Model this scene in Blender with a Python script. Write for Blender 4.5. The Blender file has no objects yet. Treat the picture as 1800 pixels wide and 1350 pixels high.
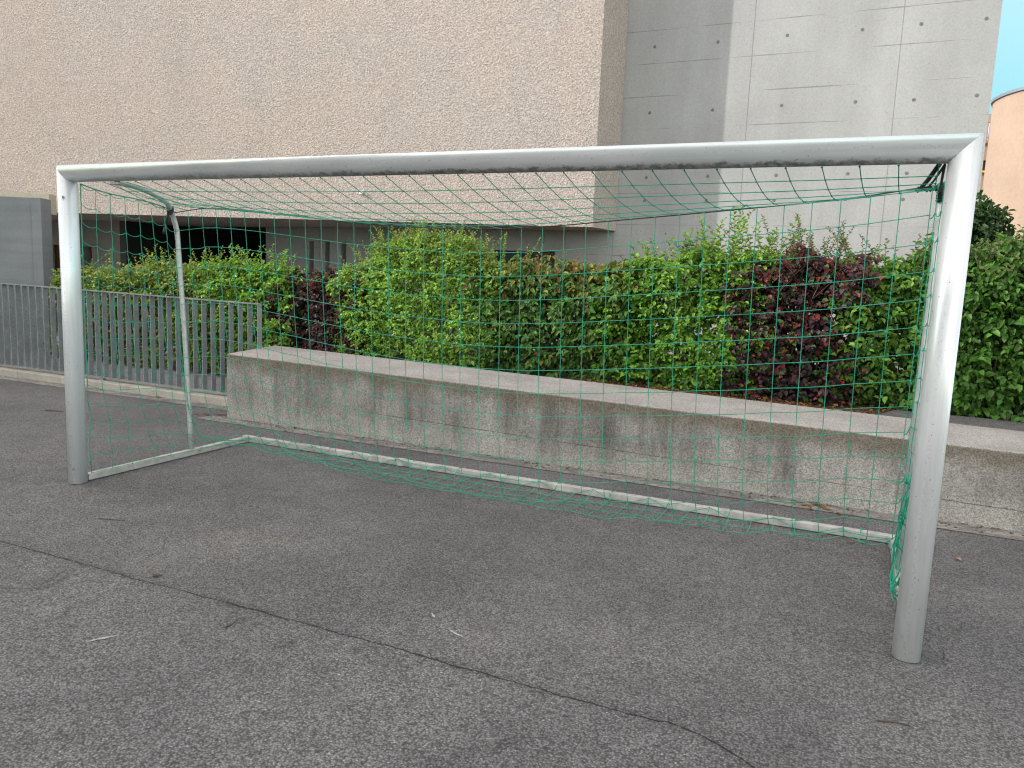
import bpy, bmesh, math, random
import numpy as np
from mathutils import Vector, Matrix
random.seed(7); rng = np.random.default_rng(11)
SC = bpy.context.scene
COL = SC.collection
R = math.radians

# ------------------------------------------------------------------ node helpers
class NT:
    def __init__(s, name):
        s.m = bpy.data.materials.new(name); s.m.use_nodes = True
        s.t = s.m.node_tree; s.t.nodes.clear()
        s.out = s.t.nodes.new('ShaderNodeOutputMaterial')
        s.co = s.t.nodes.new('ShaderNodeTexCoord').outputs['Object']
    def put(s, sock, v):
        if isinstance(v, bpy.types.NodeSocket): s.t.links.new(v, sock)
        elif isinstance(v, (tuple, list)) and len(v) == 3 and sock.type == 'RGBA': sock.default_value = (*v, 1)
        else: sock.default_value = v
    def n(s, typ, ins=None, **kw):
        nd = s.t.nodes.new('ShaderNode' + typ)
        for k, v in kw.items(): setattr(nd, k, v)
        for k, v in (ins or {}).items(): s.put(nd.inputs[k], v)
        return nd
    def math(s, op, a, b=0.0, c=None, clamp=False):
        nd = s.n('Math', {0: a, 1: b}, operation=op, use_clamp=clamp)
        if c is not None: s.put(nd.inputs[2], c)
        return nd.outputs[0]
    def vec(s, scale, loc=(0, 0, 0), src=None):
        return s.n('Mapping', {'Vector': src or s.co, 'Scale': scale, 'Location': loc}).outputs[0]
    def noise(s, scale, detail=3, rough=.55, dist=0, v=None):
        return s.n('TexNoise', {'Vector': v or s.co, 'Scale': scale, 'Detail': detail, 'Roughness': rough, 'Distortion': dist}).outputs['Fac']
    def voro(s, scale, feature='F1', v=None, rnd=1.0):
        return s.n('TexVoronoi', {'Vector': v or s.co, 'Scale': scale, 'Randomness': rnd}, feature=feature)
    def rng(s, v, a, b, c=0.0, d=1.0, smooth=False):
        return s.n('MapRange', {'Value': v, 'From Min': a, 'From Max': b, 'To Min': c, 'To Max': d},
                   interpolation_type='SMOOTHSTEP' if smooth else 'LINEAR').outputs[0]
    def mix(s, f, a, b, mode='MIX'):
        nd = s.n('Mix', data_type='RGBA', blend_type=mode)
        s.put(nd.inputs[0], f); s.put(nd.inputs[6], a); s.put(nd.inputs[7], b)
        return nd.outputs[2]
    def grey(s, v):
        return s.n('CombineColor', {0: v, 1: v, 2: v}).outputs[0]
    def xyz(s):
        return s.n('SeparateXYZ', {0: s.co}).outputs
    def bump(s, h, strength=.5, dist=.01, prev=None):
        d = {'Height': h, 'Strength': strength, 'Distance': dist}
        if prev is not None: d['Normal'] = prev
        return s.n('Bump', d).outputs[0]
    def bsdf(s, col, rough=.7, metal=0.0, normal=None, spec=.5):
        d = {'Base Color': col, 'Roughness': rough, 'Metallic': metal, 'Specular IOR Level': spec}
        if normal is not None: d['Normal'] = normal
        return s.n('BsdfPrincipled', d).outputs[0]
    def done(s, sh):
        s.t.links.new(sh, s.out.inputs['Surface']); return s.m

def plain(name, col, rough=.6, metal=0.0, var=.12, scale=25, spec=.5):
    t = NT(name)
    f = t.rng(t.noise(scale, 4), .3, .7, 1 - var, 1 + var)
    c = t.mix(1.0, col, t.grey(f), 'MULTIPLY')
    return t.done(t.bsdf(c, rough, metal, spec=spec))

# ------------------------------------------------------------------ materials
def m_asphalt():
    t = NT('asphalt'); x, y, z = t.xyz()
    jit = t.math('ADD', t.rng(t.noise(9, 4), 0, 1, -.022, .022), t.rng(t.noise(60, 3), 0, 1, -.008, .008))
    jit2 = t.rng(t.noise(.7, 2), 0, 1, -.03, .03)
    over = t.math('MAXIMUM', t.math('SUBTRACT', x, 4.33), 0.0)
    bend = t.math('MULTIPLY', t.math('MULTIPLY', over, over), 1.35)
    d = t.math('ADD', t.math('ADD', t.math('ADD', t.math('ADD', y, .967), bend), jit), jit2)   # <0 on the near patch
    near = t.rng(d, -.02, .01, 1, 0)
    v = t.voro(125); v2 = t.voro(60)
    r1 = t.n('SeparateColor', {0: v.outputs['Color']}).outputs
    r2 = t.n('SeparateColor', {0: v2.outputs['Color']}).outputs
    g = t.rng(r1[0], 0, 1, .098, .236)
    bright = t.math('MULTIPLY', t.rng(r1[1], .90, .97, 0, 1), t.rng(v.outputs['Distance'], .25, .5, 1, 0))
    g = t.math('ADD', g, t.math('MULTIPLY', bright, .13))
    dark = t.rng(v.outputs['Distance'], .35, .75, 1.0, .45)
    g = t.math('MULTIPLY', g, dark)
    stone = t.math('MULTIPLY', t.rng(r2[0], t.math('ADD', .962, t.math('MULTIPLY', near, -.03)), .985, 0, 1), t.rng(v2.outputs['Distance'], .16, .30, 1, 0))
    g = t.math('ADD', g, t.math('MULTIPLY', stone, t.math('ADD', .12, t.math('MULTIPLY', near, .12))))
    mot = t.math('MULTIPLY', t.rng(t.noise(.8, 5, .62), .3, .7, .76, 1.24), t.rng(t.noise(6, 6, .65), .3, .7, .88, 1.12))
    g = t.math('MULTIPLY', g, mot)
    g = t.math('MULTIPLY', g, t.math('ADD', 1.0, t.math('MULTIPLY', near, .06)))
    # worn pockets on the older near patch
    pk = t.math('MULTIPLY', near, t.rng(t.noise(3.0, 7, .75, 1.2), .55, .66, 0, 1))
    g = t.math('MULTIPLY', g, t.math('SUBTRACT', 1.0, t.math('MULTIPLY', pk, .34)))
    # seam
    w = t.math('MULTIPLY', t.rng(t.noise(2.3, 3), .3, .7, .0022, .0055), t.rng(t.noise(26, 3), .3, .6, .65, 1.3))
    seam = t.math('LESS_THAN', t.math('ABSOLUTE', d), w)
    soft = t.math('MULTIPLY', t.rng(t.math('ABSOLUTE', d), 0, .05, 1, 0), t.rng(t.noise(1.6, 3), .45, .65, 0, .55))
    g = t.math('MULTIPLY', g, t.math('SUBTRACT', 1.0, t.math('MULTIPLY', seam, .78)))
    g = t.math('MULTIPLY', g, t.math('SUBTRACT', 1.0, soft))
    col = t.mix(1.0, t.grey(g), (1.0, .95, .962), 'MULTIPLY')
    col = t.mix(t.math('MULTIPLY', t.rng(t.noise(.8, 3), .5, .75, 0, .3), 1.0), col, t.mix(1.0, col, (1.08, 1.0, .88), 'MULTIPLY'))
    h = t.math('SUBTRACT', t.math('MULTIPLY', v.outputs['Distance'], -.6), t.math('MULTIPLY', seam, 2.0))
    h = t.math('ADD', h, t.math('MULTIPLY', t.noise(70, 3), .8))
    return t.done(t.bsdf(col, .82, 0, t.bump(h, .9, .010), .35))

def m_stucco():
    t = NT('stucco'); 
    w = t.n('TexNoise', {'Vector': t.co, 'Scale': 16.0, 'Detail': 2.0}).outputs['Color']
    v = t.n('VectorMath', {0: t.co, 1: t.n('VectorMath', {0: w, 'Scale': .03}, operation='SCALE').outputs[0]}, operation='ADD').outputs[0]
    n1 = t.noise(44, 3, .6, .5, v=v); n2 = t.noise(110, 3, .6)
    v1 = t.voro(42, 'SMOOTH_F1', v=v).outputs['Distance']
    h = t.math('ADD', t.math('ADD', t.math('MULTIPLY', n1, 1.0), t.math('MULTIPLY', v1, .55)), t.math('MULTIPLY', n2, .25))
    big = t.rng(t.noise(.45, 4, .6), .35, .65, 0, 1); big2 = t.rng(t.noise(1.3, 3), .35, .65, 0, 1)
    c = t.mix(big, (.55, .47, .422), (.53, .468, .44))
    c = t.mix(t.math('MULTIPLY', big2, .5), c, (.59, .485, .43))
    gr = t.math('MULTIPLY', t.rng(t.noise(1.0, 5, .65, v=t.vec((1.6, 1.6, .28))), .48, .72, 0, .16), 1.0)
    c = t.mix(gr, c, (.30, .265, .24))
    c = t.mix(1.0, c, t.grey(t.rng(h, .6, 1.1, .60, 1.14)), 'MULTIPLY')
    return t.done(t.bsdf(c, .92, 0, t.bump(h, 1.0, .022), .2))

def m_concrete():
    t = NT('fair_faced_concrete'); x, y, z = t.xyz()
    c = t.mix(t.rng(t.noise(.7, 4), .35, .65), (.295, .297, .297), (.335, .337, .337))
    st = t.rng(t.noise(1.0, 5, .6, v=t.vec((2.2, 2.2, .3))), .32, .68, .91, 1.06)
    c = t.mix(1.0, c, t.grey(st), 'MULTIPLY')
    fine = t.rng(t.noise(45, 5, .75), .35, .65, .90, 1.08)
    c = t.mix(1.0, c, t.grey(fine), 'MULTIPLY')
    # air pores, more in some zones
    pv = t.voro(20); pr = t.n('SeparateColor', {0: pv.outputs['Color']}).outputs[0]
    zone = t.rng(t.noise(1.1, 2), .4, .65, .95, .68)
    pore = t.math('MULTIPLY', t.math('GREATER_THAN', pr, zone), t.math('LESS_THAN', pv.outputs['Distance'], t.rng(pr, .6, 1, .05, .13)))
    c = t.mix(t.math('MULTIPLY', pore, .62), c, (.12, .12, .12))
    # board joints every 0.485 m, panels every 1.94 m
    jz = t.math('ABSOLUTE', t.math('SUBTRACT', t.math('FRACT', t.math('DIVIDE', t.math('ADD', t.math('SUBTRACT', z, 3.917), 48.5 + .2425), .485)), .5))
    jz = t.math('MULTIPLY', jz, .485)
    brk = t.rng(t.noise(1.2, 3, v=t.vec((1.0, 1.0, 3.1), (3.3, 0, 1.7))), .42, .66, -.002, .0085)
    lz = t.math('LESS_THAN', jz, brk)
    jx = t.math('ABSOLUTE', t.math('SUBTRACT', t.math('FRACT', t.math('DIVIDE', t.math('ADD', t.math('SUBTRACT', x, 3.09), 38.8 + .97), 1.94)), .5))
    jx = t.math('MULTIPLY', jx, 1.94)
    lx = t.math('LESS_THAN', jx, .0055)
    ln = t.math('MAXIMUM', lz, lx)
    c = t.mix(t.math('MULTIPLY', ln, .55), c, (.11, .105, .10))
    h = t.math('SUBTRACT', t.math('MULTIPLY', t.noise(90, 3), .25), t.math('ADD', ln, pore))
    return t.done(t.bsdf(c, .8, 0, t.bump(h, .5, .005), .3))

def m_bench():
    t = NT('weathered_concrete'); x, y, z = t.xyz()
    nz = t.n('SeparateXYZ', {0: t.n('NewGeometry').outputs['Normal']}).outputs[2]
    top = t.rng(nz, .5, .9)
    h0 = t.math('SUBTRACT', z, t.math('ADD', .66, t.math('MULTIPLY', t.math('ADD', x, .94), -.0191)))   # 0 at top edge, negative below
    streak = t.noise(1.0, 5, .6, v=t.vec((4.5, 4.5, .6)))
    blot = t.noise(1.7, 6, .6)
    fc = t.mix(t.rng(blot, .36, .64), (.20, .187, .172), (.345, .325, .302))
    fc = t.mix(t.rng(streak, .50, .68, 0, .85), fc, (.095, .087, .08))
    fc = t.mix(t.rng(streak, .28, .42, .55, 0), fc, (.39, .38, .355))
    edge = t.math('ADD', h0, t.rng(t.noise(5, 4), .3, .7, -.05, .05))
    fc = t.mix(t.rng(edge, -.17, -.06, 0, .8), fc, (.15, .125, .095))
    low = t.math('ADD', z, t.rng(t.noise(2.2, 4), .3, .7, -.07, .07))
    fc = t.mix(t.rng(low, .06, .24, .6, 0), fc, (.36, .345, .315))
    jn = t.math('MULTIPLY', t.math('LESS_THAN', t.math('ABSOLUTE', t.math('ADD', t.math('ADD', h0, .385), t.rng(t.noise(7, 3), 0, 1, -.006, .006))), t.rng(t.noise(2.0, 2), .4, .6, .0008, .004)), t.rng(x, .6, 1.2))
    fc = t.mix(t.math('MULTIPLY', jn, .7), fc, (.06, .055, .05))
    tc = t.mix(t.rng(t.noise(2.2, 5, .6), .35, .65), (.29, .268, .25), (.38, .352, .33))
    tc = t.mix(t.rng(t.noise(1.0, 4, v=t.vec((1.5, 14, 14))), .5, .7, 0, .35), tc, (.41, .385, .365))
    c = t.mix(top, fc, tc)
    v = t.voro(150); rr = t.n('SeparateColor', {0: v.outputs['Color']}).outputs
    c = t.mix(1.0, c, t.grey(t.rng(rr[0], 0, 1, .62, 1.38)), 'MULTIPLY')
    c = t.mix(1.0, c, t.grey(t.rng(t.noise(60, 4, .7), .3, .7, .85, 1.13)), 'MULTIPLY')
    pv = t.voro(42); pr = t.n('SeparateColor', {0: pv.outputs['Color']}).outputs[0]
    pore = t.math('MULTIPLY', t.math('GREATER_THAN', pr, .86), t.math('LESS_THAN', pv.outputs['Distance'], .16))
    c = t.mix(t.math('MULTIPLY', pore, .6), c, (.05, .045, .04))
    h = t.math('ADD', t.math('MULTIPLY', rr[1], .25), t.math('SUBTRACT', t.noise(60, 4), t.math('ADD', pore, jn)))
    return t.done(t.bsdf(c, .9, 0, t.bump(h, .7, .006), .25))

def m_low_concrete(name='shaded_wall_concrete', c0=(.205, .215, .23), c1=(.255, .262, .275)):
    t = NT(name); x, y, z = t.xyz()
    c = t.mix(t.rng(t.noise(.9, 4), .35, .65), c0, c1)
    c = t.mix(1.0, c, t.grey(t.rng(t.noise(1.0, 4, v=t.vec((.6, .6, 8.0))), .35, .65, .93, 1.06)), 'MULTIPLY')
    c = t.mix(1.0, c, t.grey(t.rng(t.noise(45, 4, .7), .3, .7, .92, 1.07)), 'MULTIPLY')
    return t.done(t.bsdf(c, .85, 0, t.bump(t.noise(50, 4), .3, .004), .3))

def m_alu(name='brushed_aluminium', dirt=0.0, axis='z'):
    t = NT(name); x, y, z = t.xyz()
    base = t.mix(t.rng(t.noise(3, 4), .35, .65), (.68, .695, .72), (.75, .765, .785))
    long = t.vec((60, 60, 3)) if axis == 'z' else t.vec((3, 60, 60))
    br = t.noise(1.0, 4, .6, v=long)
    c = t.mix(1.0, base, t.grey(t.rng(br, .3, .7, .92, 1.05)), 'MULTIPLY')
    # specks and scuffs
    sp = t.voro(70); sr = t.n('SeparateColor', {0: sp.outputs['Color']}).outputs[0]
    spk = t.math('MULTIPLY', t.math('GREATER_THAN', sr, .955), t.math('LESS_THAN', sp.outputs['Distance'], .20))
    c = t.mix(t.math('MULTIPLY', spk, .6), c, (.10, .10, .10))
    # chipped ridge along the front of the profile
    wob = t.rng(t.noise(30, 5, .75), .2, .8, -.014, .014)
    if axis == 'z':
        u = t.math('ADD', t.math('ADD', t.math('SUBTRACT', t.math('ABSOLUTE', t.math('SUBTRACT', x, 2.56)), 2.56 - .012), wob), 0.0)
        gate = t.rng(y, -.04, -.03, 1, 0)
        lowz = t.rng(z, .9, 1.8, 1, .25)
    else:
        u = t.math('ADD', t.math('SUBTRACT', z, 2.083 + .004), wob); gate = t.rng(y, -.03, -.02, 1, 0); lowz = t.rng(x, .5, 4.5, .25, .8)
    ridge = t.math('MULTIPLY', t.math('MULTIPLY', t.math('LESS_THAN', t.math('ABSOLUTE', u), .0035), gate),
                   t.math('MULTIPLY', lowz, t.math('GREATER_THAN', t.noise(45, 4, .75), .53)))
    c = t.mix(t.math('MULTIPLY', ridge, .40), c, (.30, .295, .29))
    rough = t.rng(t.noise(9, 4), .3, .7, .27, .38)
    metal = t.math('SUBTRACT', .34, t.math('MULTIPLY', ridge, .3))
    if dirt:
        dz = t.math('ADD', t.math('SUBTRACT', z, 2.083 - .042), t.rng(t.noise(16, 5, .7), .25, .75, -.017, .017))
        dm = t.rng(dz, -.006, .006, 1, 0)
        dm = t.math('MULTIPLY', dm, t.rng(t.noise(40, 3), .3, .6, .55, 1))
        dm = t.math('MULTIPLY', dm, t.rng(x, .3, 2.5, .35, 1))
        dc = t.mix(t.rng(t.noise(30, 3), .4, .6), (.035, .035, .025), (.10, .095, .065))
        c = t.mix(t.math('MULTIPLY', dm, dirt), c, dc)
        metal = t.math('MULTIPLY', metal, t.math('SUBTRACT', 1.0, dm))
        rough = t.math('MAXIMUM', rough, t.math('MULTIPLY', dm, .85))
    nb = t.bump(t.math('ADD', t.math('MULTIPLY', br, .3), t.math('ADD', t.noise(6, 3), t.math('MULTIPLY', ridge, -.6))), .12, .004)
    return t.done(t.bsdf(c, rough, metal, nb))

def m_galv():
    t = NT('galvanised_steel')
    v = t.voro(55); r = t.n('SeparateColor', {0: v.outputs['Color']}).outputs[0]
    c = t.mix(r, (.26, .28, .31), (.34, .36, .39))
    c = t.mix(1.0, c, t.grey(t.rng(t.noise(4, 4), .3, .7, .85, 1.15)), 'MULTIPLY')
    return t.done(t.bsdf(c, .5, .45))

def m_leaf(name, trans=.3, rough=.5):
    t = NT(name)
    c = t.n('Attribute', attribute_name='leaf_colour').outputs['Color']
    back = t.n('NewGeometry').outputs['Backfacing']
    c2 = t.mix(t.math('MULTIPLY', back, .15), c, (.13, .18, .08))
    a = t.bsdf(c2, rough, 0, None, .3)
    tr = t.n('BsdfTranslucent', {'Color': t.mix(1.0, c, (1.5, 1.6, .7), 'MULTIPLY')}).outputs[0]
    return t.done(t.n('MixShader', {0: trans, 1: a, 2: tr}).outputs[0])

def m_soil():
    t = NT('leafy_soil')
    v = t.voro(38); r = t.n('SeparateColor', {0: v.outputs['Color']}).outputs
    c = t.mix(r[0], (.045, .028, .018), (.20, .10, .05))
    c = t.mix(t.rng(t.noise(3, 4), .4, .6), (.04, .03, .024), c)
    return t.done(t.bsdf(c, .95, 0, t.bump(t.math('ADD', v.outputs['Distance'], t.noise(30, 3)), .8, .02)))

def m_sett():
    t = NT('rough_gutter_stone')
    v = t.voro(16, v=t.vec((.55, 1.6, 1)))
    e = t.voro(16, 'DISTANCE_TO_EDGE', v=t.vec((.55, 1.6, 1))).outputs['Distance']
    r = t.n('SeparateColor', {0: v.outputs['Color']}).outputs[0]
    c = t.mix(r, (.19, .175, .16), (.31, .29, .265))
    c = t.mix(1.0, c, t.grey(t.rng(t.noise(90, 4, .7), .3, .7, .7, 1.25)), 'MULTIPLY')
    c = t.mix(t.rng(t.math('ADD', e, t.rng(t.noise(14, 3), 0, 1, -.08, .08)), .0, .07, .85, 0), c, (.085, .075, .065))
    c = t.mix(t.rng(t.noise(2.4, 4, .6), .50, .66, 0, .8), c, (.115, .11, .108))
    return t.done(t.bsdf(c, .9, 0, t.bump(t.math('ADD', e, t.math('MULTIPLY', t.noise(50, 4), .4)), .9, .02)))

def m_kerb():
    t = NT('kerb_concrete')
    c = t.mix(t.rng(t.noise(3, 5, .65), .35, .65), (.33, .30, .26), (.47, .44, .39))
    c = t.mix(1.0, c, t.grey(t.rng(t.noise(60, 4, .7), .3, .7, .82, 1.14)), 'MULTIPLY')
    return t.done(t.bsdf(c, .9, 0, t.bump(t.noise(50, 4), .5, .005)))

def m_peach(name='peach_render', c0=(.27, .195, .15), c1=(.31, .225, .175)):
    t = NT(name)
    c = t.mix(t.rng(t.noise(.5, 5, .6), .35, .65), c0, c1)
    c = t.mix(1.0, c, t.grey(t.rng(t.noise(9, 4, .7), .3, .7, .93, 1.06)), 'MULTIPLY')
    return t.done(t.bsdf(c, .9, 0, t.bump(t.noise(40, 3), .4, .01), .2))

M = dict(asphalt=m_asphalt(), stucco=m_stucco(), conc=m_concrete(), bench=m_bench(), low=m_low_concrete(),
         alu=m_alu('brushed_aluminium_post'), alux=m_alu('brushed_aluminium_crossbar', .8, 'x'), galv=m_galv(),
         tube=plain('dull_aluminium_tube', (.56, .57, .57), .42, .55, .12, 30), bar=plain('weathered_aluminium_bar', (.44, .42, .40), .6, .3, .25, 14),
         leaf=m_leaf('leaf_surface'), soil=m_soil(), sett=m_sett(), kerb=m_kerb(), peach=m_peach(),
         net=plain('green_net_twine', (.012, .30, .195), .5, 0, .25, 12), black=plain('black_cord', (.008, .008, .010), .6, 0, .2, 40),
         rope=plain('dark_rope', (.030, .020, .020), .7, 0, .3, 40), dark=plain('opening_shade_black', (.012, .012, .014), .6), white=plain('white_plastic', (.75, .75, .73), .4),
         door=plain('brown_wood_door', (.13, .055, .018), .55, 0, .25, 9), twig=plain('bark', (.075, .052, .036), .85, 0, .3, 20),
         litter=plain('dry_brown_leaf', (.20, .085, .032), .7, 0, .35, 20), glass=plain('dark_window_pane', (.02, .022, .026), .12),
         frame=plain('dark_window_frame', (.03, .03, .033), .5), rec=m_low_concrete('recess_concrete', (.25, .245, .245), (.30, .295, .295)),
         yellow=plain('yellow_sill', (.62, .40, .05), .5), slate=plain('slate_blue_coping', (.12, .14, .18), .5), path=plain('grey_paving', (.17, .165, .165), .9, 0, .2, 8),
         pale=plain('pale_plaster', (.62, .60, .57), .9), tie=plain('tie_hole_plug', (.13, .13, .128), .85, 0, .2, 60), bolt=plain('steel_bolt', (.35, .35, .36), .4, .7), rail=plain('pale_railing', (.42, .45, .55), .5),
         scar=plain('pale_scratch', (.36, .36, .35), .85, 0, .3, 90))

# ------------------------------------------------------------------ mesh helpers
def link(name, me, mat=None, parent=None):
    o = bpy.data.objects.new(name, me); COL.objects.link(o)
    if mat is not None: me.materials.append(mat)
    if parent is not None: o.parent = parent
    return o
def obj(name, bm, mat, parent=None, smooth=False):
    me = bpy.data.meshes.new(name); bmesh.ops.recalc_face_normals(bm, faces=bm.faces[:]) if not smooth == 'keep' else None
    bm.to_mesh(me); bm.free()
    if smooth: me.polygons.foreach_set('use_smooth', [True] * len(me.polygons))
    return link(name, me, mat, parent)
def tag(o, label, cat, group=None):
    o['label'] = label; o['category'] = cat
    if group: o['group'] = group
    return o
def empty(name, loc, label, cat, group=None):
    o = bpy.data.objects.new(name, None); COL.objects.link(o); o.empty_display_size = .1
    o.location = loc; tag(o, label, cat, group)
    return o
def keep(o, parent):            # parent without moving: vertices stay in world coordinates
    o.parent = parent; o.matrix_parent_inverse = Matrix.Translation(-Vector(parent.location)); return o
def struct(o, kind='structure'): o['kind'] = kind; return o
def box(bm, a, b):
    vs = [bm.verts.new((x, y, z)) for x in (a[0], b[0]) for y in (a[1], b[1]) for z in (a[2], b[2])]
    for f in ((0, 1, 3, 2), (4, 6, 7, 5), (0, 4, 5, 1), (2, 3, 7, 6), (0, 2, 6, 4), (1, 5, 7, 3)): bm.faces.new([vs[i] for i in f])
    return vs
def prism(bm, pts, z0, z1):
    lo = [bm.verts.new((p[0], p[1], z0)) for p in pts]; hi = [bm.verts.new((p[0], p[1], z1)) for p in pts]
    n = len(pts); bm.faces.new(lo[::-1]); bm.faces.new(hi)
    for i in range(n): bm.faces.new((lo[i], lo[(i + 1) % n], hi[(i + 1) % n], hi[i]))
def bevel(bm, w, seg=2):
    bmesh.ops.recalc_face_normals(bm, faces=bm.faces[:])
    bmesh.ops.bevel(bm, geom=bm.edges[:], offset=w, segments=seg, affect='EDGES', profile=.5)
class Tubes:                     # many thin tubes -> one mesh
    def __init__(s): s.v = []; s.f = []
    def add(s, pts, r, k=5, r2=None, caps=True):
        pts = [Vector(p) for p in pts]; n = len(pts); base = len(s.v); up = None
        for i, p in enumerate(pts):
            d = (pts[min(i + 1, n - 1)] - pts[max(i - 1, 0)])
            if d.length < 1e-9: d = Vector((0, 0, 1))
            d.normalize()
            if up is None: up = Vector((0, 0, 1)) if abs(d.z) < .9 else Vector((1, 0, 0))
            a = d.cross(up); a.normalize(); b = a.cross(d); up = b
            rr = r if r2 is None else r + (r2 - r) * i / (n - 1)
            for j in range(k):
                t = 2 * math.pi * j / k; s.v.append(p + a * (rr * math.cos(t)) + b * (rr * math.sin(t)))
        for i in range(n - 1):
            for j in range(k):
                s.f.append((base + i * k + j, base + i * k + (j + 1) % k, base + (i + 1) * k + (j + 1) % k, base + (i + 1) * k + j))
        if caps: s.f.append(tuple(base + j for j in range(k))[::-1]); s.f.append(tuple(base + (n - 1) * k + j for j in range(k)))
    def knot(s, p, r):
        b = len(s.v); p = Vector(p)
        for d in ((1, 0, 0), (0, 1, 0), (-1, 0, 0), (0, -1, 0), (0, 0, 1), (0, 0, -1)): s.v.append(p + Vector(d) * r)
        for i in range(4): s.f.append((b + i, b + (i + 1) % 4, b + 4)); s.f.append((b + (i + 1) % 4, b + i, b + 5))
    def build(s, name, mat, parent=None, smooth=True):
        me = bpy.data.meshes.new(name); me.from_pydata([tuple(v) for v in s.v], [], s.f)
        if smooth: me.polygons.foreach_set('use_smooth', [True] * len(me.polygons))
        return link(name, me, mat, parent)
def grid_sheet(name, x0, x1, y0, y1, z, mat):
    bm = bmesh.new(); vs = [bm.verts.new(p) for p in ((x0, y0, z), (x1, y0, z), (x1, y1, z), (x0, y1, z))]; bm.faces.new(vs)
    return obj(name, bm, mat)

# ------------------------------------------------------------------ camera, light
CAM = Vector((4.78658, -3.46967, 1.50671))
yaw, pit, rol = -.41683, -.13501, .0413
fw = Vector((math.sin(yaw) * math.cos(pit), math.cos(yaw) * math.cos(pit), math.sin(pit)))
ri = Vector((math.cos(yaw), -math.sin(yaw), 0)); up = ri.cross(fw)
r2 = math.cos(rol) * ri + math.sin(rol) * up; u2 = -math.sin(rol) * ri + math.cos(rol) * up
cd = bpy.data.cameras.new('camera'); cam = bpy.data.objects.new('camera', cd); COL.objects.link(cam)
mw = Matrix((r2, u2, -fw)).transposed().to_4x4(); mw.translation = CAM; cam.matrix_world = mw
cd.sensor_width = 36; cd.lens = 1336.56 / 1800 * 36; cd.clip_start = .05; cd.clip_end = 2000
SC.camera = cam
SC.cycles.filter_width = 1.15
SUN = Vector((-2.2, -1.0, 1.06)).normalized(); EL = math.asin(SUN.z)
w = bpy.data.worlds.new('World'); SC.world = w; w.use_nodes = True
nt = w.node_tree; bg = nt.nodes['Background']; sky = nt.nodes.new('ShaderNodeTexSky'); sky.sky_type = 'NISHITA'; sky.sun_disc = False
sky.sun_elevation = EL; sky.sun_rotation = math.atan2(SUN.x, SUN.y) % (2 * math.pi); sky.air_density = 1.0; sky.dust_density = .5; sky.ozone_density = 1.0
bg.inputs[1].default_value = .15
# added fill: sky greyer and brighter overhead and behind, dimmer blue low ahead
tc = nt.nodes.new('ShaderNodeTexCoord'); sx = nt.nodes.new('ShaderNodeSeparateXYZ'); nt.links.new(tc.outputs['Generated'], sx.inputs[0])
def wm(op, a, b):
    nd = nt.nodes.new('ShaderNodeMath'); nd.operation = op
    for k, v_ in enumerate((a, b)):
        if isinstance(v_, bpy.types.NodeSocket): nt.links.new(v_, nd.inputs[k])
        else: nd.inputs[k].default_value = v_
    return nd.outputs[0]
def wr(v_, *a):
    nd = nt.nodes.new('ShaderNodeMapRange'); nt.links.new(v_, nd.inputs[0])
    for k in range(4): nd.inputs[k + 1].default_value = a[k]
    return nd.outputs[0]
def wmix(f, a, b, mode='MIX'):
    nd = nt.nodes.new('ShaderNodeMix'); nd.data_type = 'RGBA'; nd.blend_type = mode
    for k, v_ in ((0, f), (6, a), (7, b)):
        if isinstance(v_, bpy.types.NodeSocket): nt.links.new(v_, nd.inputs[k])
        else: nd.inputs[k].default_value = v_
    return nd.outputs[2]
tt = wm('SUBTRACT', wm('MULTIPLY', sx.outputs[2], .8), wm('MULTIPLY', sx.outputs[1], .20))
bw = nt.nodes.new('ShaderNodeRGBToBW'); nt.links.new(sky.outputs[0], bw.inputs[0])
fill_grey = wmix(1.0, bw.outputs[0], (1.06, 1.0, .968, 1), 'MULTIPLY')
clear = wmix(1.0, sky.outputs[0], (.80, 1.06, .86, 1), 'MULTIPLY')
skyc = wmix(wr(tt, -.02, .35, 0, .92), clear, fill_grey)
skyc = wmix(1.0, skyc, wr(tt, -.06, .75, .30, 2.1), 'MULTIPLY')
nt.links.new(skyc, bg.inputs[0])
sl = bpy.data.lights.new('sun', 'SUN'); sl.energy = 1.25; sl.angle = R(.53); sl.color = (1.0, .95, .885)
so = bpy.data.objects.new('sun', sl); COL.objects.link(so); so.rotation_euler = SUN.to_track_quat('Z', 'Y').to_euler(); so.location = (-20, -10, 30)
SC.view_settings.view_transform = 'Standard'; SC.view_settings.look = 'None'; SC.view_settings.exposure = 1.95; SC.view_settings.gamma = 1.0

# ------------------------------------------------------------------ ground
struct(grid_sheet('ground', -300, 300, -300, 300, 0.0, M['asphalt']))
def kerb_run():
    bm = bmesh.new(); x = -14.0
    while x < -1.0:
        x1 = min(x + 1.0, -.97); box(bm, (x + .003, 2.83, -.05), (x1 - .003, 3.12, .085)); x = x1
    bevel(bm, .008, 2); return struct(obj('kerb', bm, M['kerb']))
kerb_run()
struct(grid_sheet('gutter_strip', -14, -1.05, 2.63, 2.83, .004, M['sett']))
struct(grid_sheet('gutter_strip', -1.15, 9.0, 2.13, 2.34, .0045, M['sett']))
struct(grid_sheet('path', -16, -.7, 3.12, 8.4, .03, M['path']))
bm = bmesh.new(); box(bm, (-.75, 3.372, -.1), (14, 8.45, .47)); struct(obj('planting_bed', bm, M['soil']))
bm = bmesh.new()
pts = [(4.95, 3.374), (14, 3.374), (14, 4.12), (5.2, 4.05)]; prism(bm, pts, .40, .505); struct(obj('asphalt_path', bm, M['asphalt']))

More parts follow.
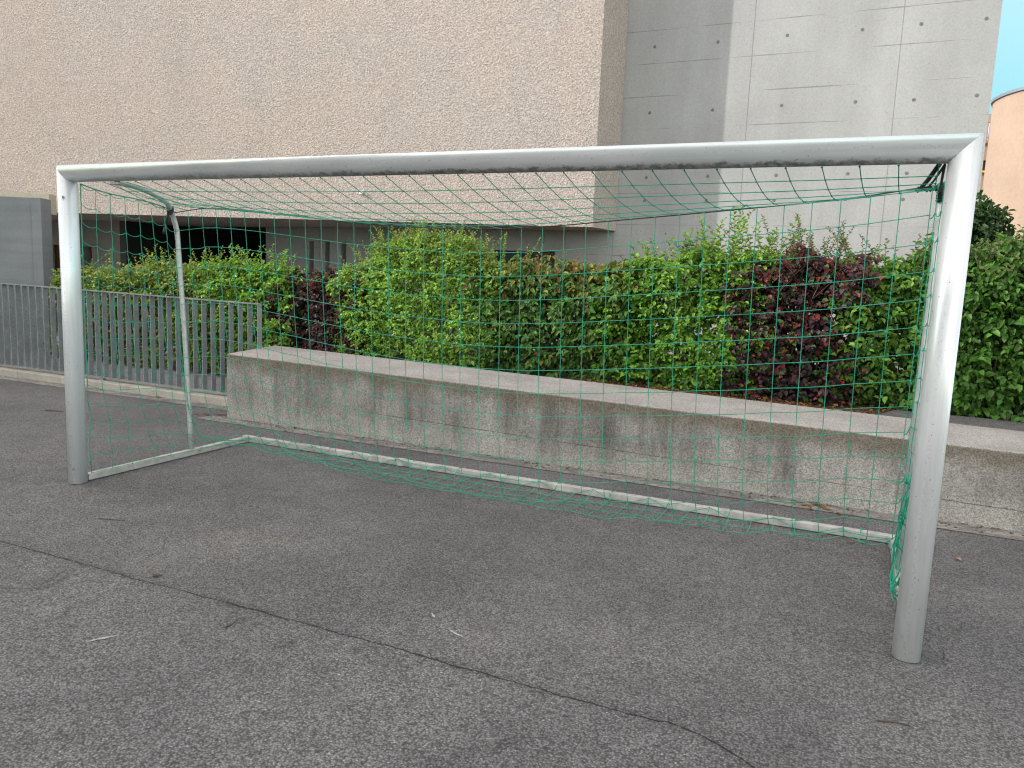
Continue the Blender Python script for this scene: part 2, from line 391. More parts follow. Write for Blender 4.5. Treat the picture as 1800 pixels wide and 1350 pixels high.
# ------------------------------------------------------------------ goal
ZC = 2.083; W = 5.12
goal = empty('football_goal', (W / 2, .8, 0), 'silver aluminium five metre football goal standing on the asphalt', 'football goal')
def profile(n=40, a=.0545, b=.058, e=2.35):   # rounded tube section; slight ridge at front centre
    out = []
    for i in range(n):
        t = 2 * math.pi * i / n; c, s = math.cos(t), math.sin(t)
        out.append((a * abs(c) ** (2 / e) * (1 if c > 0 else -1), b * abs(s) ** (2 / e) * (1 if s > 0 else -1)))
    return out
PR = profile()
def post(x, sgn):    # sgn -1 left, 1 right ; section (x,y)
    bm = bmesh.new(); lo = []; hi = []
    for dx, dy in PR:
        lo.append(bm.verts.new((x + dx, dy, .004))); hi.append(bm.verts.new((x + dx, dy, ZC + sgn * dx)))
    n = len(PR); bm.faces.new(lo); bm.faces.new(hi)
    for i in range(n): bm.faces.new((lo[i], lo[(i + 1) % n], hi[(i + 1) % n], hi[i]))
    o = obj('post', bm, M['alu']); me = o.data
    for p in me.polygons: p.use_smooth = len(p.vertices) == 4
    return keep(o, goal)
pl = post(0, -1); prt = post(W, 1)
bm = bmesh.new(); A = []; B = []
for dz, dy in PR:
    A.append(bm.verts.new((-dz + .0008, dy, ZC + dz))); B.append(bm.verts.new((W + dz - .0008, dy, ZC + dz)))
n = len(PR); bm.faces.new(A); bm.faces.new(B)
for i in range(n): bm.faces.new((A[i], A[(i + 1) % n], B[(i + 1) % n], B[i]))
xb = obj('crossbar', bm, M['alux'])
for p in xb.data.polygons: p.use_smooth = len(p.vertices) == 4
keep(xb, goal)
def boxpart(name, a, b, mat, parent, bw=.004):
    bm = bmesh.new(); box(bm, a, b); bevel(bm, bw, 2); return keep(obj(name, bm, mat), parent)
# floor frame
boxpart('side_bar', (-.026, .062, .004), (.026, 1.60, .05), M['bar'], goal)
boxpart('side_bar', (W - .006, .062, .004), (W + .046, 1.60, .05), M['bar'], goal)
bb = boxpart('back_bar', (-.05, 1.602, .004), (W + .065, 1.655, .052), M['bar'], goal)
boxpart('bar_sleeve', (1.55, 1.598, .003), (1.62, 1.659, .055), M['bar'], goal, .003)
# stays
T = Tubes()
arm = [(.42, .035, 2.028), (.33, .22, 2.030), (.2, .45, 2.022), (.08, .70, 1.985), (.02, .80, 1.945), (-.004, .85, 1.89), (-.008, .885, 1.80), (-.01, .90, 1.70), (-.012, .95, 1.0), (-.012, 1.0, .05)]
def smooth(pts, k=6):
    P = [Vector(p) for p in pts]; P = [P[0] * 2 - P[1]] + P + [P[-1] * 2 - P[-2]]; out = []
    for i in range(1, len(P) - 2):
        for j in range(k):
            t = j / k; a, b, c, d = P[i - 1], P[i], P[i + 1], P[i + 2]
            out.append(.5 * ((2 * b) + (c - a) * t + (2 * a - 5 * b + 4 * c - d) * t * t + (3 * b - a - 3 * c + d) * t ** 3))
    out.append(P[-2]); return out
T.add(smooth(arm), .0185, 14); stL = keep(T.build('stay', M['tube']), goal)
T = Tubes(); T.add([(W + .012, .92, 2.06), (W + .012, .90, 1.9), (W + .012, .95, 1.0), (W + .012, 1.0, .05)], .0185, 14); keep(T.build('stay', M['tube']), goal)
boxpart('stay_bracket', (.395, .0, 2.008), (.47, .055, 2.0245), M['bar'], goal, .003)
def bolt(x, y, z, r=.008):
    T = Tubes(); T.add([(x, y, z), (x, y - .006, z)], r, 10); keep(T.build('bolt', M['bolt'], smooth=False), goal)
bolt(.033, -.0545, 1.925, .009); bolt(.033, -.0545, .11, .007); bolt(W - .03, -.0545, .11, .006)

# ------------------------------------------------------------------ net (relaxed as hanging string mesh)
MH, MV = .1428, .137
NS, NB, NR = 7, 37, 16
NC = 2 * NS + NB
rope_pts = [(-.005, .87, 1.915), (.30, .87, 1.945), (.634, .87, 1.938), (1.154, .87, 1.896), (1.637, .87, 1.853), (2.15, .87, 1.826), (2.627, .87, 1.818), (3.05, .87, 1.838), (3.471, .87, 1.875), (4.11, .87, 1.934), (4.677, .87, 1.991), (5.083, .87, 2.052)]
rp = np.array([p for p in smooth(rope_pts, 8)])
def resample(pts, n):
    pts = np.asarray(pts, float); d = np.r_[0, np.cumsum(np.linalg.norm(np.diff(pts, axis=0), axis=1))]
    s = np.linspace(0, d[-1], n); return np.stack([np.interp(s, d, pts[:, k]) for k in range(3)], 1)
topL = resample([(.035, .06, 2.02), (.03, .25, 1.985), (.02, .5, 1.975), (.005, .72, 1.955), (-.005, .87, 1.915)], NS + 1)
topB = resample(rp, NB + 1)
topR = resample([(5.083, .87, 2.052), (5.14, .45, 2.03), (5.13, .065, 2.02)], NS + 1)
top = np.r_[topL[:-1], topB, topR[1:]]
bot = np.r_[resample([(.045, .07, .06), (.05, 1.22, .06)], NS + 1)[:-1], resample([(.12, 1.45, .055), (.35, 1.59, .06), (4.95, 1.59, .06), (5.09, 1.5, .06)], NB + 1), resample([(5.125, 1.3, .05), (5.125, .09, .05)], NS)]
NV = NR + 1; P = np.zeros((NC + 1, NV, 3))
for j in range(NV):
    t = j / NR; P[:, j] = top * (1 - t) + bot * t
P[:, :, 1] -= .25 * np.sin(np.linspace(0, np.pi, NV))[None] * (np.abs(np.linspace(-1, 1, NC + 1)) < .8)[:, None]
P += rng.normal(0, .008, P.shape)
pin = np.zeros((NC + 1, NV), bool); pin[:, 0] = True; P[:, 0] = top
zs = np.linspace(2.02, .07, NV)
for j in range(NV):
    P[0, j] = (.045, .058, zs[j]); P[NC, j] = (W + .01, .066, zs[j])
pin[0] = True; pin[NC] = True; pin[NC, 2::2] = False; pin[NC, NR] = True; pin[0, 1::3] = False
for i in range(NC + 1):
    inb = NS < i < NC - NS
    if (inb and (i % 3 == 0)) or not inb: pin[i, NR] = True; P[i, NR] = bot[i]
pin[NS - 3:NS, NR] = False; pin[NC - NS + 1:NC - NS + 3, NR] = False
wgt = np.where(pin, 0.0, 1.0)
def relax(P, wgt, steps, g=9.8, floor=.014, lh=MH, lv=MV):
    V = np.zeros_like(P); dt = 1 / 60
    def solve(A, B, wa, wb, L):
        d = B - A; l = np.linalg.norm(d, axis=-1, keepdims=True) + 1e-9
        ws = wa + wb; k = np.where(ws > 0, np.maximum(l[..., 0] - L, 0) / np.maximum(ws, 1), 0)[..., None] * d / l
        A += k * wa[..., None]; B -= k * wb[..., None]
    for s in range(steps):
        V[..., 2] -= g * dt; V *= .96; Q = P.copy(); P = P + V * dt * wgt[..., None]
        for it in range(22):
            for o in (0, 1):
                m = (P.shape[0] - o) // 2 * 2
                A = P[o:o + m:2]; B = P[o + 1:o + m + 1:2]; solve(A, B, wgt[o:o + m:2], wgt[o + 1:o + m + 1:2], lh)
                m = (P.shape[1] - o) // 2 * 2
                A = P[:, o:o + m:2]; B = P[:, o + 1:o + m + 1:2]; solve(A, B, wgt[:, o:o + m:2], wgt[:, o + 1:o + m + 1:2], lv)
        lowm = (P[..., 2] < floor) & (wgt > 0); P[..., 2] = np.where(lowm, floor, P[..., 2])
        V = (P - Q) / dt * wgt[..., None]; V[lowm] *= .3
    return P
NET_STEPS = 220
LV = (.1385 + .0075 * np.sin(np.pi * np.clip((np.arange(NC + 1) - NS) / NB, 0, 1)))[:, None]; LV[:NS] = .124; LV[NC - NS + 1:] = .122
P = relax(P, wgt, NET_STEPS, lv=LV)
# roof panel of the net: crossbar back to the rope
NT_ = 6; NK = NB - 4; tl = resample([(.30, .035, 2.028), (5.04, .035, 2.028)], NK + 1); topK = topB[4:]
Tn = np.zeros((NK + 1, NT_ + 1, 3))
for j in range(NT_ + 1):
    t = j / NT_; Tn[:, j] = tl * (1 - t) + topK * t
Tn[1:-1, 1:-1] += rng.normal(0, .012, Tn[1:-1, 1:-1].shape)
wt = np.ones((NK + 1, NT_ + 1)); wt[:, 0] = 0; wt[:, -1] = 0
LT = np.linalg.norm(tl - topK, axis=1)[:, None] / NT_ * 1.001
Tn = relax(Tn, wt, 160, lv=LT)
net = Tubes(); RT = .0022
def strand(a, b, L):
    a = Vector(a); b = Vector(b); d = (b - a).length
    if d < L * .955:
        sag = min(.045, .5 * math.sqrt(max(L * L - d * d, 0)) * .5); side = Vector((random.uniform(-1, 1), random.uniform(-1, 1), 0)) * sag * .25
        pts = [a + (b - a) * t + (Vector((0, 0, -sag)) + side) * (4 * t * (1 - t)) for t in (0, .25, .5, .75, 1)]
        for p in pts: p.z = max(p.z, .012)
    else: pts = [a, b]
    net.add(pts, RT, 5, caps=False)
for i in range(NC + 1):
    for j in range(NV):
        if i < NC and not (j == 0 and NS <= i < NC - NS): strand(P[i, j], P[i + 1, j], MH)
        if j < NR: strand(P[i, j], P[i, j + 1], MV)
        net.knot(P[i, j], .0056)
for i in range(NK + 1):
    for j in range(NT_ + 1):
        if i < NK and j < NT_ : strand(Tn[i, j], Tn[i + 1, j], MH) if j else None
        if j < NT_: strand(Tn[i, j], Tn[i, j + 1], LT[i, 0])
        net.knot(Tn[i, j], .0056)
for a, b in (((.36, .035, 2.026), topB[0]), ((.40, .035, 2.026), topB[1]), ((.45, .035, 2.026), topB[2]), ((.50, .035, 2.026), topB[4])):
    a = Vector(a); b = Vector(b); net.add([a, a.lerp(b, .35) + Vector((0, 0, -.012)), a.lerp(b, .7) + Vector((0, 0, -.016)), b], .0024, 5)
edge = [tuple(P[i, 0] + np.array([0, 0, .003])) for i in range(NS + 1)]
net.add(edge, .0045, 6)
net.add([tuple(p) for p in P[0]], .003, 5); net.add([tuple(p) for p in P[NC]], .003, 5)
for i in range(NS, NC - NS, 3):            # loops tying the foot of the net to the back bar
    p = P[i, NR]; net.add([(p[0] - .01, p[1], p[2]), (p[0], 1.625, .062), (p[0] + .012, 1.658, .045)], .0028, 5); net.knot((p[0], 1.62, .064), .009)
# slack hem of the right side gathered beside the near post
for k in range(7):
    o_ = Vector((random.uniform(-.008, .008), random.uniform(-.03, .03), random.uniform(-.02, .02)))
    zt0 = .95 - .07 * k
    net.add(smooth([Vector((5.10, .12, zt0)), Vector((5.068, .15, .72 - .02 * k)) + o_, Vector((5.06, .21, .55)) + o_ * 1.2, Vector((5.056, .26, .38)) - o_, Vector((5.055, .36 - .02 * k, .20 + .012 * k)) + o_, Vector((5.065, .22, .17 + .012 * k)) + o_, Vector((5.095, .12, .22 + .03 * k))], 5), .0026, 5)
for zk, yk in ((.72, .15), (.56, .21), (.53, .2), (.40, .26), (.22, .33), (.19, .25)):
    net.knot((5.06, yk, zk), .012); net.add([(5.055, yk - .03, zk + .02), (5.062, yk, zk), (5.09, yk + .0, zk - .03)], .003, 5)
net_o = net.build('goal_net', M['net']); tag(net_o, 'green square mesh net sagging from the goal frame', 'net')

rope = Tubes(); rope.add([tuple(p) for p in rp] + [(5.12, .88, 2.045)], .0037, 6)
tag(rope.build('tension_rope', M['rope']), 'thin dark rope sagging across the top back edge of the green net', 'rope')
lash = Tubes(); k0 = (4.86, .80, 2.005); s1 = (5.125, .905, 2.05)
kn = Vector((5.02, .868, 2.035))
for a, b in (((5.035, .045, 2.03), kn), ((5.045, .045, 2.03), kn + Vector((.012, 0, 0))), ((5.06, .05, 2.03), (5.06, .875, 2.04)), ((5.06, .05, 2.03), (5.115, .88, 2.02))):
    a = Vector(a); b = Vector(b); lash.add([a, a.lerp(b, .5) + Vector((0, 0, -.006)), b], .0055, 6)
lash.add([kn, (5.07, .88, 2.04), (5.12, .89, 2.045)], .008, 6)
for t_ in (0, .4, .55, .8): lash.knot(kn.lerp(Vector((5.12, .89, 2.045)), t_), .017)
for k in range(7): 
    z = 1.985 + k * .013
    lash.add([(W + .012 + .022 * math.cos(a), .905 + .022 * math.sin(a), z + .004 * math.sin(3 * a)) for a in np.linspace(0, 2 * math.pi, 13)], .0072, 6)
tag(lash.build('corner_lashing', M['black']), 'knotted black cord lashing the top of the stay beside the post', 'cord')
strap = Tubes()
for k in range(4):
    c = Vector((.012, .815, 1.935 - k * .008)); strap.add([c + Vector((.021 * math.cos(a), .018 * math.sin(a), .02 * math.sin(a))) for a in np.linspace(0, 2 * math.pi, 13)], .006, 6)
strap.add([(.006, .80, 1.93), (.0, .795, 1.87), (-.015, .79, 1.80)], .006, 6, r2=.011); strap.add([(-.015, .79, 1.80), (-.02, .788, 1.77), (-.018, .788, 1.752)], .011, 8, r2=.016)
tag(strap.build('tie_strap', M['black']), 'short black strap dangling from the bend of the thin stay', 'strap')

# ------------------------------------------------------------------ bench
bm = bmesh.new(); zt = lambda x: .66 - .0191 * (x + .94)
xs = [-.945, 9.2]; v = []
for x in xs:
    for (y, top_) in ((2.33, 0), (3.37, 0), (3.37, 1), (2.33, 1)): v.append(bm.verts.new((x - (.30 if (x < 0 and y > 3) else 0), y, zt(x) if top_ else -.05)))
bm.faces.new(v[0:4]); bm.faces.new(v[4:8][::-1])
for i in range(4): bm.faces.new((v[i], v[4 + i], v[4 + (i + 1) % 4], v[(i + 1) % 4]))
bevel(bm, .014, 3)
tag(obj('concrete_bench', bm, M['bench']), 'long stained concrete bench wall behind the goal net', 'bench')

# ------------------------------------------------------------------ railing
rail = empty('metal_railing', (-5.0, 2.975, .08), 'grey galvanised flat bar railing on the low kerb left of the bench', 'railing')
ftop = lambda x: 1.148 + (-1.1 - x) * .0125
def sloped(name, x0, x1, y0, y1, zf, h, mat):
    bm = bmesh.new(); vs = [bm.verts.new((x, y, zf(x) + dz)) for x in (x0, x1) for y in (y0, y1) for dz in (0, h)]
    for f in ((0, 1, 3, 2), (4, 6, 7, 5), (0, 4, 5, 1), (2, 3, 7, 6), (0, 2, 6, 4), (1, 5, 7, 3)): bm.faces.new([vs[i] for i in f])
    return keep(obj(name, bm, mat), rail)
sloped('top_rail', -12.5, -1.095, 2.945, 3.005, lambda x: ftop(x) - .012, .012, M['galv'])
sloped('bottom_rail', -12.5, -1.095, 2.945, 3.005, lambda x: .118, .012, M['galv'])
bm = bmesh.new(); x = -1.10; nb = 0
bar0 = None
while x > -12.4:
    b_ = bmesh.new(); h = ftop(x) - .0125
    box(b_, (x - .005, 2.941, .1305), (x + .005, 3.006, h)); o = keep(obj('bar', b_, M['galv']), rail)
    x -= .1345; nb += 1
bm.free()
for x in (-1.14, -3.6, -6.1, -8.6, -11.1):
    b_ = bmesh.new(); box(b_, (x - .035, 2.955, .084), (x + .035, 2.995, .1175)); keep(obj('foot_plate', b_, M['galv']), rail)

# ------------------------------------------------------------------ school building
bld = empty('school_building', (-3, 8.5, 0), 'rendered building with overhanging rough pinkish block and smooth grey concrete wall', 'building')
P1 = (1.055, 7.72); P2 = (1.19, 8.496); dl = Vector((-.9755, -.2198, 0)); e = (P1[0] + dl.x * 15, P1[1] + dl.y * 15)
bm = bmesh.new(); prism(bm, [e, P1, P2, (1.09, 8.4985), (1.09, 9.3), (-13.5, 9.3)], 2.36, 11.5); keep(obj('upper_block', bm, M['stucco']), bld)
# concrete wall with its openings (piers and lintels butted edge to edge, one mesh)
bm = bmesh.new(); slots = [(-4.905, -4.80), (-4.53, -4.425), (-4.15, -4.045)]
xs = [-5.98]; zlo, zhi = 0.0, 11.0
def col(x0, x1, z0, z1): box(bm, (x0, 8.5, z0), (x1, 8.95, z1))
prev = -5.98
for a, b in slots:
    col(prev, a, 0, 2.357); col(a, b, 0, 1.2); col(a, b, 2.10, 2.357); prev = b
col(prev, -1.0, 0, 2.357); col(-1.0, .17, 0, .9); col(-1.0, .17, 2.015, 2.357); col(.17, 1.1, 0, 2.357)
box(bm, (1.1, 8.5, 0), (6.16, 8.95, 11.2))
bmesh.ops.remove_doubles(bm, verts=bm.verts, dist=1e-4)
cw = keep(obj('concrete_wall', bm, M['conc']), bld)
cw.data.materials.append(M['tie'])
# formwork tie plugs belong to the wall surface
bm = bmesh.new(); bm.from_mesh(cw.data)
tx = [1.63, 2.59, 3.56, 4.53, 5.26, 6.0]
for z in (5.13, 4.16, 3.19, 2.83, 6.1, 7.07):
    for x in tx:
        jx, jz = x + random.uniform(-.01, .01), z + random.uniform(-.01, .01)
        ring = []; inner = []
        for k in range(14):
            a = 2 * math.pi * k / 14; ring.append(bm.verts.new((jx + .024 * math.cos(a), 8.4985, jz + .024 * math.sin(a)))); inner.append(bm.verts.new((jx + .019 * math.cos(a), 8.4965, jz + .019 * math.sin(a))))
        for k in range(14): f = bm.faces.new((ring[k], ring[(k + 1) % 14], inner[(k + 1) % 14], inner[k])); f.material_index = 1
        f = bm.faces.new(inner); f.material_index = 1
bm.to_mesh(cw.data); bm.free()
for a, b in slots:
    bm = bmesh.new(); box(bm, (a, 8.66, 1.2), (b, 8.70, 2.10)); keep(obj('slot_window', bm, M['glass']), bld)
wf = empty('strip_window', (-.4, 8.6, 1.4), 'x', 'x'); del wf['label']; del wf['category']; keep(wf, bld)
wf.location = (-.4, 8.6, 1.4)
def rel(o, par): o.parent = par; o.matrix_parent_inverse = (Matrix.Translation(-Vector((-.4, 8.6, 1.4)))); return o
bm = bmesh.new(); box(bm, (-1.0, 8.60, .9), (-.95, 8.68, 2.015)); box(bm, (.12, 8.60, .9), (.17, 8.68, 2.015)); box(bm, (-.95, 8.60, 1.965), (.12, 8.68, 2.015)); rel(obj('frame', bm, M['frame']), wf)
bm = bmesh.new(); box(bm, (-.95, 8.64, .9), (.12, 8.66, 1.965)); rel(obj('pane', bm, M['glass']), wf)
# deep entrance under the overhang, its unlit depth painted near-black
bm = bmesh.new()
box(bm, (-8.4, 12.0, 0), (-5.4, 12.2, 2.357)); box(bm, (-8.6, 7.3, 0), (-8.43, 12.2, 2.357)); box(bm, (-5.97, 8.952, 0), (-5.8, 12.2, 2.357)); box(bm, (-8.4, 8.6, 2.30), (-5.98, 12.2, 2.357))
keep(obj('entrance_recess', bm, M['dark']), bld)
bm = bmesh.new()
box(bm, (-14, 7.3, 0), (-10.72, 7.6, 2.357)); box(bm, (-10.72, 7.3, 1.86), (-9.95, 7.6, 2.357)); box(bm, (-9.95, 7.3, 0), (-9.74, 7.6, 2.357)); box(bm, (-9.74, 7.3, 1.84), (-9.42, 7.6, 2.357)); box(bm, (-9.42, 7.3, 0), (-8.60, 7.6, 2.357))
keep(obj('entrance_wall', bm, M['rec']), bld)
bm = bmesh.new(); box(bm, (-10.72, 7.42, .03), (-9.95, 7.47, 1.86)); keep(obj('door', bm, M['door']), bld)
bm = bmesh.new(); box(bm, (-9.74, 7.52, .0), (-9.42, 7.56, 1.84)); keep(obj('niche_shade_panel', bm, M['dark']), bld)  # near-black panel, the shade inside the niche put into its colour
# low wall to the left
lw = empty('boundary_wall', (-9, 4.2, 0), 'shaded grey concrete wall meeting the rough building at the left edge', 'wall')
E0 = Vector((-7.55, 5.0, 0)); D = Vector((-.866, -.5, 0)); Nn = Vector((-.5, .866, 0))
def quad(s0, s1, n0, n1): return [tuple((E0 + D * a + Nn * b)[:2]) for a, b in ((s0, n0), (s1, n0), (s1, n1), (s0, n1))]
bm = bmesh.new(); prism(bm, quad(.15, 6, .0, .30), 0, 2.53); keep(obj('wall', bm, M['low']), lw)
bm = bmesh.new(); prism(bm, quad(0, .1495, -.025, .32), 0, 2.532); keep(obj('pier', bm, M['low']), lw)
bm = bmesh.new(); prism(bm, quad(.02, 6, .3005, .55), 2.30, 2.63); keep(obj('parapet', bm, plain('pale_parapet', (.52, .45, .36), .9)), lw)
hole = Tubes(); 
# small white box on the rough block
q = Vector(P1 + (0,)) + dl * 3.72
sb = bmesh.new(); box(sb, (-.032, -.03, -.03), (.032, .0, .03)); bevel(sb, .01, 2)
s_o = obj('wall_sensor', sb, M['white']); s_o.location = (q.x, q.y - .003, 2.80); s_o.rotation_euler = (0, 0, math.atan2(.2198, .9755)); tag(s_o, 'small white box fixed low on the rough pinkish block', 'sensor')

# ------------------------------------------------------------------ rounded building far right
rb = empty('rounded_building', (11, 27, 0), 'peach rendered building with rounded corner beyond the hedge', 'building')
cx, cy, RR = 10.84, 26.0, 2.6
pts = [(cx - RR + 1.6, 34)] + [(cx - RR * math.cos(a), cy - RR * math.sin(a)) for a in np.linspace(0, math.pi / 2, 24)] + [(24, cy - RR), (24, 34)]
bm = bmesh.new(); prism(bm, pts, -.2, 7.78); o = keep(obj('wall', bm, M['peach']), rb)
pts2 = [(cx - RR + 1.55, 34.05)] + [(cx - (RR + .06) * math.cos(a), cy - (RR + .06) * math.sin(a)) for a in np.linspace(0, math.pi / 2, 24)] + [(24.05, cy - RR - .06), (24.05, 34.05)]
bm = bmesh.new(); prism(bm, pts2, 7.782, 7.87); keep(obj('roof_edge', bm, M['slate']), rb)
bm = bmesh.new(); box(bm, (7.0, 27.6, -.2), (8.12, 30, 6.80)); box(bm, (8.50, 27.6, -.2), (9.3, 30, 6.80)); box(bm, (8.12, 27.6, -.2), (8.50, 30, 5.90)); box(bm, (8.12, 27.6, 6.26), (8.50, 30, 6.80)); keep(obj('side_wing', bm, M['peach']), rb)
bm = bmesh.new(); box(bm, (8.122, 27.75, 5.902), (8.498, 27.8, 6.258)); keep(obj('window', bm, M['glass']), rb)
bm = bmesh.new(); box(bm, (8.10, 27.5, 5.84), (8.53, 27.74, 5.899)); box(bm, (8.45, 27.57, 5.90), (8.498, 27.74, 6.258)); keep(obj('window_sill', bm, M['yellow']), rb)
bm = bmesh.new(); box(bm, (7.0, 27.5, 6.802), (8.9, 30, 6.90)); keep(obj('balcony_slab', bm, plain('balcony_slab', (.2, .17, .15), .8)), rb)
T = Tubes()
for k in range(12): T.add([(7.1 + k * .13, 27.56, 6.90), (7.1 + k * .13, 27.56, 7.5)], .016, 6)
T.add([(7.05, 27.56, 7.5), (8.6, 27.56, 7.5)], .025, 6); T.add([(7.05, 27.56, 7.0), (8.6, 27.56, 7.0)], .018, 6)
keep(T.build('balcony_railing', M['rail']), rb)
bm = bmesh.new(); box(bm, (8.32, 28.4, 6.9), (9.2, 29.6, 7.95)); keep(obj('roof_step', bm, M['peach']), rb)
# unseen block added out of view, its height set by the wanted shade line
nbk = empty('court_shade_block', (-18, -12, 0), 'plain unseen block added out of view to shade the court', 'building')
hS = .55 + SUN.z / -SUN.y * (4.3 + 7.5)
bm = bmesh.new(); box(bm, (-40, -16, -.1), (-5.6, -7.5, hS)); keep(obj('wall', bm, M['pale']), nbk)
bm = bmesh.new(); box(bm, (-40.2, -16.2, hS + .002), (-5.5, -7.45, hS + .15)); keep(obj('roof', bm, M['slate']), nbk)

# ------------------------------------------------------------------ foliage
def nz(x, z, s, ph):
    return (np.sin(x * 3.1 * s + ph) * np.cos(z * 3.7 * s + ph * 1.7) + .6 * np.sin(x * 7.3 * s + z * 5.1 * s + ph * 2.3) + .4 * np.cos(x * 13.0 * s - z * 11 * s + ph)) / 2
def leaf_mesh(name, pos, tip, nor, L, Wd, colr, parent, curl=.25):
    """pos, tip, nor (n,3); folded six-point leaves."""
    n = len(pos); tip = tip / np.linalg.norm(tip, axis=1, keepdims=True)
    side = np.cross(tip, nor); side /= np.linalg.norm(side, axis=1, keepdims=True) + 1e-9
    nor = np.cross(side, tip)
    L = L[:, None]; Wd = Wd[:, None]
    fold = nor * Wd * .32
    V = np.empty((n, 6, 3), np.float32)
    V[:, 0] = pos; V[:, 3] = pos + tip * L - nor * L * curl * .5
    V[:, 1] = pos + tip * L * .30 + side * Wd * .48 + fold; V[:, 2] = pos + tip * L * .70 + side * Wd * .40 + fold - nor * L * curl * .22
    V[:, 5] = pos + tip * L * .30 - side * Wd * .48 + fold; V[:, 4] = pos + tip * L * .70 - side * Wd * .40 + fold - nor * L * curl * .22
    me = bpy.data.meshes.new(name); me.vertices.add(n * 6); me.vertices.foreach_set('co', V.reshape(-1))
    idx = (np.array([[0, 1, 2, 3], [0, 3, 4, 5]])[None] + (np.arange(n) * 6)[:, None, None]).reshape(-1)
    me.loops.add(n * 8); me.loops.foreach_set('vertex_index', idx.astype(np.int32))
    me.polygons.add(n * 2); me.polygons.foreach_set('loop_start', np.arange(0, n * 8, 4, dtype=np.int32))
    me.update(calc_edges=True)
    at = me.color_attributes.new('leaf_colour', 'FLOAT_COLOR', 'POINT')
    c = np.ones((n, 6, 4), np.float32); c[:, :, :3] = colr[:, None, :]; at.data.foreach_set('color', c.reshape(-1))
    return link(name, me, M['leaf'], parent)
def colours(n, pal, wts, jit=.22):
    pal = np.array(pal); k = rng.choice(len(pal), n, p=np.array(wts) / sum(wts))
    c = pal[k] * (1 + rng.normal(0, jit, (n, 1))) * (1 + rng.normal(0, .07, (n, 3))); return np.clip(c, .004, .6)

